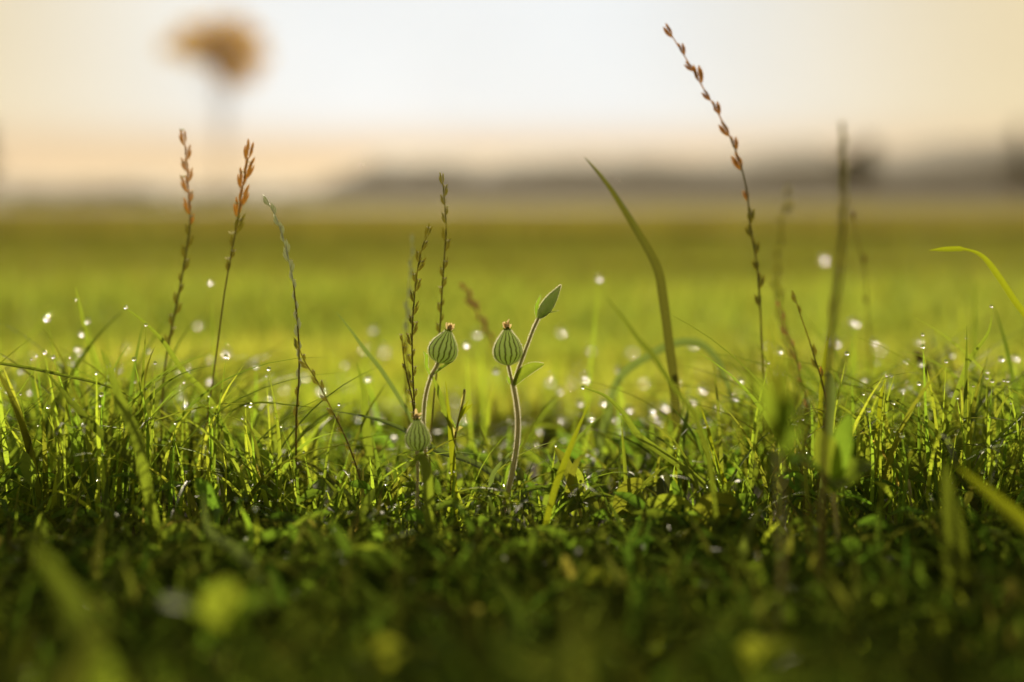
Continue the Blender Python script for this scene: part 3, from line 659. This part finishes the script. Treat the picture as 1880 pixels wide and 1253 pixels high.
# low bud
DC = DF(2.5)
pts = path([(767, 826), (767, 860), (766, 910), (767, 960)], DC, DC)
root = empty('campion', pts[-1]); tag(root, 'low campion with a darker drooping top bud, below the one tilted right', 'wildflower')
hairy_stem(root, spline(pts, 40), .0005, .0006, 1600, 21)
cb, ct = P(768, 828, DC), P(766, 769, DC); calyx(root, cb, (ct - cb).normalized(), (ct - cb).length, 45 * .2394e-3, seed=23, lab='dark striped bud with a dry tip', hair=800)
leaf(root, [P(769, 836, DC), P(776, 822, DC - .002), P(781, 808, DC - .003)], .0016, FACE, hair=60, seed=24)
leaf(root, [P(767, 835, DC), P(776, 856, DC - .002), P(783, 880, DC - .003)], .0019, FACE, hair=60, seed=25)

# ---------------------------------------------------------------- single grass blades one can tell apart
def single(label, px, d0, d1, w_px, m=None, face=None, ground=True, fold=.3, twist=0.0, tint=(0, .5, .5), prof=None, dx=0):
    pts0 = path(px, d0, d1, ground=ground, dx=dx); pts = spline(pts0, 50)
    wpx = w_px * (d0 + d1) / 2 / F
    mb = MB()
    pr_ = prof or (lambda t: max(.04, min(1, (1 - t) * 0 + (t * 2.6) ** .75 + .05)) * (1 - .35 * max(0, t - .6)))
    blade_geo(mb, pts, wpx, (face or FACE), fold=fold, prof=pr_, twist=twist, tint=tint)
    o = mb.build('grass_blade', m or m_blade)
    tag(o, label, 'grass blade', 'single grass blades standing out of the meadow')
    return o
UPF = Vector((0, -.45, 1)).normalized()
single('tall wide blade leaning left, bent halfway, standing against the hills right of the buds', [(1073, 288), (1105, 326), (1140, 378), (1175, 435), (1205, 492), (1216, 545), (1226, 620), (1236, 700), (1242, 780), (1252, 860)], DB(6), DB(8), 18, m=m_blade_d, fold=.5, tint=(.1, .5, .5))
single('blurred thin blade leaning left, below and right of the tall bent one', [(1112, 545), (1140, 580), (1170, 620), (1200, 655), (1235, 710), (1275, 765), (1300, 840)], DF(11), DF(9), 10, tint=(0, .0, .4))
single('pale blurred blade arching over to the right behind the drop covered grass', [(1352, 800), (1343, 740), (1330, 690), (1312, 655), (1280, 630), (1235, 632), (1190, 655), (1140, 690), (1120, 740), (1105, 800)], DB(10), DB(12), 15, m=m_blade_b)
single('long thin arching blade with a dew drop on its tip, right of the central campion', [(1070, 712), (1110, 727), (1143, 758), (1172, 800), (1212, 830), (1262, 866), (1315, 910), (1365, 948)], D0 + .006, D0 - .02, 13, m=m_blade, fold=.35)
single('bright yellow green blade bending over to the left at the right edge', [(1706, 460), (1740, 458), (1775, 459), (1805, 473), (1835, 512), (1862, 553), (1895, 600), (1930, 680)], DB(2), DB(3), 13, m=m_blade_y, prof=lambda t: max(.1, .75 * math.sin(math.pi * min(.5, t * 4)) if t < .2 else (.4 if t < .26 else min(1, .45 + (t - .26) * 4))))
single('long flat blade entering from the left edge and sloping down right', [(265, 748), (225, 722), (180, 705), (100, 687), (40, 675), (-30, 668), (-80, 690)], D0 + .01, D0, 10, face=UPF)
single('slim arching blade with a glinting tip, left of the thin rust tipped seed head', [(230, 566), (262, 590), (300, 628), (335, 680), (370, 715), (400, 760), (425, 820)], DB(2), DB(3), 10)
single('fine straight blade with a large blurred drop, left of the dark leaning seed head', [(617, 572), (645, 608), (668, 640), (700, 680), (735, 735), (770, 800)], DB(3), DB(5), 8, m=m_blade_b)
single('short level blade lying across the thin stalk of the silvery seed head', [(580, 749), (530, 744), (480, 740), (440, 748), (410, 780)], D0 + .006, D0 + .01, 7, face=UPF)
single('dark green blade arching down to the right below the buds', [(612, 755), (680, 768), (740, 790), (800, 828), (860, 848), (905, 872), (950, 910), (985, 950)], DB(2.5), DB(2), 17, m=m_blade_b, face=UPF)
single('wide upright blade in front of the low campion', [(752, 862), (770, 838), (781, 856), (786, 905), (789, 960), (790, 1040)], DF(6), DF(7), 20, fold=.3)
single('thin bright upright blade between the two campions', [(818, 700), (824, 760), (830, 830), (834, 900), (836, 970)], D0 + .002, D0 - .004, 11, m=m_blade_y)
single('yellow green blade slanting up to the right of the central stem', [(1082, 740), (1060, 790), (1036, 850), (1018, 900), (1003, 960), (990, 1030)], DF(3), DF(6), 12, m=m_blade_y)
single('short grey green blade with a folded tip left of the foot of the central campion', [(948, 822), (925, 845), (905, 872), (899, 910), (896, 950)], D0 - .002, D0 - .006, 9, m=m_blade_b)
single('broad yellow blurred blade crossing the lower right corner', [(1755, 855), (1800, 895), (1850, 940), (1900, 985), (1960, 1060)], DF(20), DF(24), 40, m=m_blade_y, face=UPF)
single('dark thin blade arching right with dew drops, at the right', [(1565, 712), (1620, 724), (1670, 748), (1710, 782), (1745, 825), (1765, 880), (1800, 930)], DB(2), D0, 11, tint=(0, .1, .5))
single('upright needle like blade with a drop in the right grass', [(1775, 598), (1774, 660), (1772, 740), (1770, 830)], D0 + .008, D0 + .008, 7, tint=(0, .1, .5))
single('blade leaning right, crossing the needle like one', [(1822, 578), (1812, 615), (1780, 660), (1760, 710), (1740, 770)], DB(1.5), DB(2), 9)
single('short upright blade with a dark drop at the tip, left of the needle like one', [(1626, 692), (1616, 735), (1612, 790), (1608, 850)], D0 + .008, D0 + .01, 10, m=m_blade_y)
single('slim blade pointing up beside the small brown leaning seed head', [(1524, 605), (1516, 650), (1508, 720), (1505, 800)], DB(3), DB(3), 10, m=m_blade_y)
single('pale blurred bent blade tip beside the dark blurred stalk', [(1512, 690), (1522, 690), (1524, 730), (1520, 790)], DF(5), DF(6), 18, m=m_blade_b)
single('blurred upright blade in the left grass under two oval drops', [(186, 640), (205, 690), (222, 740), (250, 800), (262, 850)], DF(7), DF(9), 20)
single('dark blade slanting down right through the left grass', [(82, 680), (120, 725), (160, 770), (200, 810), (245, 850)], DF(3), DF(4), 15, tint=(0, 0, .5))
single('short upright blade behind the left edge blade', [(138, 525), (148, 570), (165, 640), (185, 700)], DB(7), DB(8), 8)
single('upright blade right of the slim arching one', [(655, 665), (668, 720), (672, 780), (680, 860)], DB(6), DB(5), 16)
single('thin blade bearing a drop, above the bright round leaf', [(1240, 820), (1241, 860), (1240, 920)], D0, D0 - .005, 6, m=m_blade_y)
single('long blade falling right from a drop above the bright round leaf', [(1286, 745), (1300, 790), (1315, 850), (1345, 915), (1362, 950)], D0 + .006, D0, 9, m=m_blade_y)
single('broad dark blurred blade rising on the lower right', [(1735, 850), (1742, 920), (1748, 1000), (1752, 1100)], DF(18), DF(22), 46, tint=(0, 0, .4))
single('broad blurred blade curving up from the bottom left', [(60, 990), (110, 1070), (150, 1140), (185, 1230)], DF(45), DF(60), 52)
single('pale blurred blade hanging down in the left foreground', [(372, 905), (385, 975), (440, 1015), (480, 1070)], DF(14), DF(20), 20, m=m_blade_b)
single('pale curved blade tip arching over the grass right of the low campion', [(868, 958), (850, 935), (820, 926), (792, 938), (770, 960)], DF(2), DF(2), 12, m=m_blade_b)

# ---------------------------------------------------------------- broad leaved plants one can tell apart
def weed(label, leaves, base, d, m=None):
    """base pixel where the leaves meet; leaves = [(tip px, width px, mid offset)]"""
    b0 = P(*base, d); g = Vector((b0.x, b0.y, -.002)); root = empty('leafy_weed', g); tag(root, label, 'plant', 'leafy weeds growing in the grass')
    mb = MB(); tube(mb, spline([b0, (b0 + g) * .5 + Vector((.002, 0, 0)), g], 10), .0007, 7); mb.build('stem', m_cstem, root)
    for i, (tx, ty, wp, dd, f) in enumerate(leaves):
        if d > FOCUS * .93: tx += (tx - base[0]) * .12; ty += (ty - base[1]) * .18; wp *= 1.25
        t_ = P(tx, ty, d + dd); mid = (b0 + t_) * .5 + Vector((0, 0, .14 * (t_ - b0).length))
        leaf(root, [b0, mid, t_], wp * d / F, f or FACE, m=m or m_broad, seed=i, tint=(0, .3 + .6 * ((i * 37) % 10) / 10, ((i * 53) % 10) / 10))
    return root
V3 = Vector
weed('weed with a large round sunlit leaf and a folded smaller leaf, right of the centre', [(1338, 922, 92, -.004, V3((.2, -1, .3))), (1198, 932, 50, -.006, V3((-.6, -1, .5))), (1260, 980, 44, -.015, UPF), (1390, 960, 46, .006, UPF)], (1300, 998), DF(4), m_blade_y if False else m_blade)
weed('weed with an upright spoon shaped leaf, right of the tangled narrow leaves', [(1172, 890, 40, .0, V3((.4, -1, .3))), (1200, 935, 26, .004, UPF), (1085, 960, 24, -.004, UPF)], (1128, 950), D0 - .004, m_blade)
weed('weed with a tangle of narrow folded leaves just right of the central campion', [(1022, 836, 22, .004, UPF), (1058, 868, 22, -.002, V3((.5, -1, .2))), (1108, 896, 15, -.006, UPF), (1000, 900, 20, -.004, UPF), (1095, 935, 26, -.010, UPF), (1120, 915, 16, -.002, UPF), (1030, 945, 30, -.012, UPF)], (1062, 925), D0 - .004, m_blade)
weed('weed with two pale grey green leaves facing the sky, above the round sunlit leaf', [(1240, 872, 30, .01, V3((-.3, -.6, 1))), (1215, 895, 26, .012, V3((-.3, -.6, 1)))], (1205, 935), DB(3), m_blade_b)
weed('weed with blurred bright leaves stacked up below the thick brown seed head', [(1412, 585, 24, .0, FACE), (1445, 650, 30, -.01, UPF), (1385, 690, 34, -.01, FACE), (1462, 715, 36, -.02, FACE), (1390, 770, 40, -.02, UPF), (1420, 720, 40, .01, FACE), (1470, 790, 40, .0, FACE)], (1428, 830), DF(32), m_blade)
weed('weed with dark blurred leaves low on the right', [(1500, 790, 60, 0, FACE), (1600, 850, 60, .01, UPF), (1560, 760, 44, .01, FACE), (1450, 850, 70, -.02, UPF), (1540, 900, 60, -.03, UPF)], (1530, 905), DF(14))
weed('weed with two dark pointed leaves crossing, in the right grass', [(1722, 832, 30, .004, UPF), (1640, 858, 26, .0, UPF), (1700, 890, 24, 0, UPF)], (1668, 880), D0 - .004)
weed('weed with one yellow green blurred leaf at the lower middle', [(1090, 1045, 74, 0, FACE), (1180, 1110, 50, -.01, UPF), (1010, 1080, 60, -.01, UPF)], (1110, 1130), DF(20), m_blade)
weed('weed with broad soft leaves in the blurred left foreground', [(420, 1060, 90, 0, FACE), (300, 1110, 90, -.02, UPF), (520, 1100, 80, -.01, UPF), (400, 1160, 70, 0, FACE)], (400, 1190), DF(44))
weed('weed with a low bright leaf at the bottom, left of the middle', [(700, 1170, 90, 0, FACE), (800, 1200, 80, -.01, UPF), (640, 1210, 80, -.01, UPF)], (720, 1270), DF(44), m_blade)
weed('weed with a broad leaf catching light near the lower right corner', [(1380, 1170, 90, 0, FACE), (1480, 1190, 80, -.01, UPF), (1280, 1180, 80, -.01, UPF)], (1380, 1260), DF(44), m_blade)
weed('weed with a long soft grey green leaf left of the wide upright blade', [(745, 985, 36, 0, UPF), (640, 1005, 36, -.006, UPF), (690, 960, 30, 0, FACE)], (690, 1030), DF(9))
weed('weed with two curved leaves at the foot of the central campion', [(905, 1000, 40, 0, UPF), (1040, 962, 26, -.004, V3((0, -.3, 1))), (880, 945, 36, 0, FACE)], (912, 1040), DF(6))
# little flowering sprig behind the left buds
pts = path([(853, 715), (848, 745), (838, 790), (832, 830)], D0 + .008, D0 + .008)
root = empty('sprig', pts[-1]); tag(root, 'small leafy sprig with a narrow yellow tip, between the two campions', 'plant')
mb = MB(); tube(mb, spline(pts, 20), .0005, 7); mb.build('stem', m_stem, root)
for (a, b, wd, mm) in [((846, 752), (856, 716), 7, m_olive), ((842, 770), (868, 742), 9, m_blade_y), ((840, 780), (860, 735), 8, m_blade_y), ((836, 785), (808, 752), 9, m_blade), ((835, 795), (850, 785), 8, m_olive), ((834, 800), (828, 775), 7, m_olive)]:
    A, B = P(*a, D0 + .008), P(*b, D0 + .006); leaf(root, [A, (A + B) * .5 + V3((0, -.001, .001)), B], wd * .2394e-3, FACE, m=mm)

# ---------------------------------------------------------------- dew drops
db = bpy.data.meshes.new('dew_drop')
import bmesh
bm = bmesh.new(); bmesh.ops.create_uvsphere(bm, u_segments=20, v_segments=14, radius=1.0)
for v in bm.verts: v.co.z *= .94 if v.co.z < 0 else 1.0
for f in bm.faces: f.smooth = True
bm.to_mesh(db); bm.free(); db.materials.append(m_drop)
tipblades = []
LM = [((932, 640), 'central striped bud'), ((1010, 550), 'slim pointed bud'), ((813, 640), 'bud tilted right'), ((767, 797), 'low dark bud'), ((340, 420), 'leftmost rust tipped seed head'), ((420, 500), 'thin rust tipped seed head'),
      ((540, 560), 'silvery bending seed head'), ((610, 760), 'low cream seeded head'), ((757, 600), 'dark leaning seed head'), ((1225, 640), 'tall bent blade'), ((1310, 680), 'pale arching blade'), ((1140, 770), 'long thin arching blade'),
      ((1390, 560), 'highest rust seed head'), ((1535, 600), 'dark blurred stalk'), ((1490, 650), 'small brown leaning seed head'), ((1700, 670), 'brown plantain head'), ((1773, 700), 'needle like blade'), ((1850, 560), 'yellow green bent blade'),
      ((1690, 860), 'crossing dark leaves'), ((1300, 940), 'round sunlit leaf'), ((1150, 920), 'spoon shaped leaf'), ((1060, 900), 'tangled narrow leaves'), ((940, 860), 'central hairy stem'), ((790, 960), 'wide upright blade'), ((835, 900), 'thin bright upright blade'),
      ((300, 640), 'slim arching blade at the left'), ((100, 690), 'flat blade from the left edge'), ((215, 760), 'blurred upright blade at the left'), ((160, 800), 'dark slanting blade at the left'), ((520, 745), 'short level blade'), ((1830, 930), 'broad yellow corner blade'),
      ((1745, 960), 'broad dark blurred blade'), ((845, 760), 'small leafy sprig'), ((400, 1070), 'broad soft leaves in front'), ((1110, 1090), 'yellow green leaf in front'), ((1428, 760), 'stacked blurred leaves'), ((1530, 870), 'dark blurred leaves'), ((670, 655), 'fine straight blade'), ((1660, 740), 'dark arching blade at the right')]
def where(pos, d):
    q = CM.inverted() @ Vector(pos); x = 940 + q.x / -q.z * F; y = 626.5 - q.y / -q.z * F
    (lx, ly), nm = min(LM, key=lambda e: (e[0][0] - x) ** 2 + (e[0][1] - y) ** 2)
    dx, dy = x - lx, y - ly
    side_ = ('right of' if dx > 0 else 'left of') if abs(dx) > abs(dy) else ('below' if dy > 0 else 'above')
    near = 'close ' if math.hypot(dx, dy) < 45 else ''
    return near + side_ + ' the ' + nm
def drop(pos, r, label, group='dew drops on the grass'):
    o = bpy.data.objects.new('dew_drop', db); col.objects.link(o); o.location = pos; o.scale = (r, r, r)
    if label.startswith('blurred dew'): label = ('large' if r > .0020 else 'small') + ' blurred dew drop disc ' + where(pos, 0)
    elif label.startswith('small bright'): label = ('tiny' if r < .00075 else 'plump') + ' bright dew drop ' + where(pos, 0)
    elif label.startswith('soft dew'): label = 'dim dew drop in dark grass ' + where(pos, 0)
    return tag(o, label, 'dew drop', group)
# blurred discs of drops behind (photo pixel, disc width)
BK = [(387, 519, 10), (364, 596, 14), (272, 643, 10), (416, 648, 14), (470, 672, 9), (522, 712, 20), (346, 680, 10), (160, 590, 8), (152, 612, 8), (86, 586, 6), (142, 640, 7), (56, 720, 8), (15, 718, 8), (217, 679, 10),
      (332, 728, 10), (385, 700, 10), (668, 640, 16), (685, 605, 18), (706, 645, 18), (675, 695, 11), (708, 737, 17), (700, 770, 10), (660, 766, 14), (1100, 512, 11), (1030, 610, 14), (1085, 643, 13), (1136, 680, 11), (1136, 694, 11),
      (1075, 694, 13), (1028, 718, 11), (1008, 750, 18), (1160, 645, 18), (1273, 632, 14), (1108, 739, 8), (1085, 767, 8), (1198, 752, 10), (1155, 752, 10), (1271, 738, 11), (1196, 765, 15), (1210, 775, 13), (1318, 748, 16), (1514, 478, 22), (1571, 594, 13),
      (1565, 590, 11), (1535, 630, 14), (1430, 645, 7), (1430, 683, 8), (1359, 700, 9), (1350, 730, 8), (1633, 707, 8), (1656, 715, 8), (1669, 709, 8), (1678, 725, 8), (1684, 739, 8), (1590, 760, 11), (1624, 750, 10), (1645, 778, 8), (1807, 750, 9),
      (1746, 721, 7), (1720, 748, 8), (876, 613, 14), (892, 828, 14), (905, 850, 16), (868, 812, 14), (950, 820, 12), (985, 815, 12), (1035, 806, 12), (630, 845, 12), (690, 855, 11), (615, 800, 12), (450, 870, 8), (470, 850, 8), (475, 880, 8),
      (132, 750, 8), (38, 790, 8), (115, 830, 8), (155, 775, 7), (245, 760, 8), (340, 745, 8), (375, 790, 9), (497, 730, 9), (560, 690, 16), (590, 715, 16), (1050, 700, 18), (1240, 700, 16), (1180, 700, 16), (1330, 690, 14), (1615, 640, 16),
      (1585, 700, 16), (1600, 720, 14), (1290, 715, 14), (960, 780, 14), (1100, 800, 12), (1145, 790, 12), (740, 690, 18), (850, 770, 14), (640, 710, 18), (1010, 700, 15), (1120, 720, 12), (1220, 745, 13), (1065, 740, 12), (990, 790, 12), (1130, 770, 11), (1255, 770, 12), (1300, 770, 14), (1185, 790, 12), (920, 800, 13), (1030, 770, 10)]
lab_b = 'blurred dew drop shining as a pale disc in the grass behind'
for i, (x, y, c) in enumerate(BK):
    d = DB(c * (1.6 if c > 12 else 1.35) * random.uniform(.75, 1.2)); pos = P(x, y, d); rr = (.0014 + .0006 * random.random()) * (1.6 if c > 12 else 1.1)
    drop(pos, rr, lab_b); tipblades.append((pos, d))
# sharp glints near the focus plane
SH = [(140, 550), (82, 648), (58, 660), (98, 656), (177, 686), (135, 733), (186, 725), (246, 660), (285, 667), (338, 702), (184, 745), (268, 597), (384, 727), (415, 655), (451, 744), (460, 745), (445, 768), (231, 565), (322, 777), (38, 724), (70, 781), (85, 828),
      (235, 826), (75, 843), (410, 825), (486, 822), (70, 920), (395, 860), (250, 857), (1070, 712), (1293, 783), (1239, 822), (1316, 878), (1521, 622), (1694, 615), (1694, 637), (1737, 664), (1812, 684), (1812, 694), (1774, 621), (1787, 709), (1757, 731), (1694, 768),
      (1687, 705), (1627, 690), (1585, 724), (1595, 754), (1860, 864), (1755, 797), (1656, 800), (1465, 773), (1474, 770), (1375, 875), (1365, 880), (1450, 815), (1820, 563), (1776, 904), (1772, 880), (1723, 883), (1424, 958), (1362, 955), (1500, 900), (826, 867),
      (834, 890), (905, 868), (985, 893), (925, 891), (883, 912), (746, 972), (803, 942), (882, 968), (708, 888), (700, 912), (622, 743), (640, 870), (558, 830), (520, 905), (500, 848), (1020, 818), (1060, 860), (1077, 928), (1005, 1085 - 150), (1140, 760), (1705, 810),
      (1770, 770), (1850, 700), (1640, 740), (1480, 830), (1548, 820), (330, 850), (290, 900), (180, 880), (40, 880), (600, 900), (650, 940)]
named = {(1070, 712): 'clear dew drop on the tip of the long arching blade right of the central campion', (231, 565): 'bright drop on the tip of the slim arching blade at the left',
         (1239, 822): 'drop on top of the thin short blade above the round sunlit leaf', (1521, 622): 'bright drop on the slim blade beside the small brown leaning seed head',
         (140, 550): 'highest drop in the left grass, on a thin upright blade', (1820, 563): 'tiny drop at the tip of the blade leaning right at the far right'}
for i, (x, y) in enumerate(SH):
    d = D0 + .005 + random.gauss(0, .012) if (x, y) not in named else {1070: D0 + .0058, 231: DB(2), 1239: D0, 1521: DB(3), 140: DB(6), 1820: DB(1.5)}[x]
    pos = P(x, y, d); drop(pos, .00055 + .0005 * random.random(), named.get((x, y), 'small bright dew drop glinting on a grass blade in the focused grass'))
    if (x, y) not in named: tipblades.append((pos, d))
for i in range(20):     # drops low in the nearer grass
    y = random.uniform(.46, .61); x = random.uniform(-1, 1) * (.03 + .33 * y); z = random.uniform(.015, .036)
    drop(Vector((x, y, z)), random.uniform(.0004, .0009), 'soft dew drop low in the darker grass in front'); tipblades.append((Vector((x, y, z)), y))
for i in range(78):     # glints crowding the taller grass at both sides
    sx = random.choice((-1, -1, 1, 1, 1, 0)); px_ = random.uniform(0, 520) if sx < 0 else (random.uniform(1380, 1880) if sx > 0 else random.uniform(560, 1300))
    py_ = (random.uniform(640, 900) if sx else random.uniform(760, 930)); d = random.uniform(.61, .67) if random.random() < .45 else random.uniform(.68, .92)
    py_ = py_ if d < .67 else random.uniform(620, 790)
    pos = P(px_, py_, d); drop(pos, random.uniform(.0004, .0010) if d < .67 else random.uniform(.0010, .0020), 'small bright dew drop glinting on a grass blade in the focused grass' if d < .67 else lab_b); tipblades.append((pos, d))
# the blades that carry those drops belong to the grass
mb = MB(); r = random.Random(77)
for pos, d in tipblades:
    g = Vector((pos.x + r.gauss(0, .008), pos.y + r.gauss(0, .006), -.003)); mid = pos.lerp(g, .45) + Vector((r.gauss(0, .002), 0, .004))
    tip = pos + Vector((0, 0, -.0004)); blade_geo(mb, spline([g, mid, tip], 9), .0014 + .001 * r.random(), Vector((r.gauss(0, .6), -1, .3)).normalized(), fold=.3, tint=(0, r.random(), r.random()))
tag(mb.build('dewy_grass', m_grass), 'thin blades bending under their dew drops', 'grass', kind='stuff')

# ---------------------------------------------------------------- the warm evening haze over the field
hz = MB(); X0, X1, Y0, Y1, Z0, Z1 = -2020, 2020, -320, 2520, -1.1, 26
hz.add([(x, y, z) for z in (Z0, Z1) for y in (Y0, Y1) for x in (X0, X1)], [(0, 2, 3, 1), (4, 5, 7, 6), (0, 1, 5, 4), (2, 6, 7, 3), (0, 4, 6, 2), (1, 3, 7, 5)])
def hazemat(t, o):
    v = N(t, 'ShaderNodeVolumePrincipled'); v.inputs['Color'].default_value = (.95, .86, .70, 1); v.inputs['Density'].default_value = 0.00025; v.inputs['Anisotropy'].default_value = .3
    t.links.new(v.outputs[0], o.inputs['Volume'])
tag(hz.build('haze', mat('haze_air', hazemat), smooth=False), kind='stuff')
print('objects', len(scn.objects))
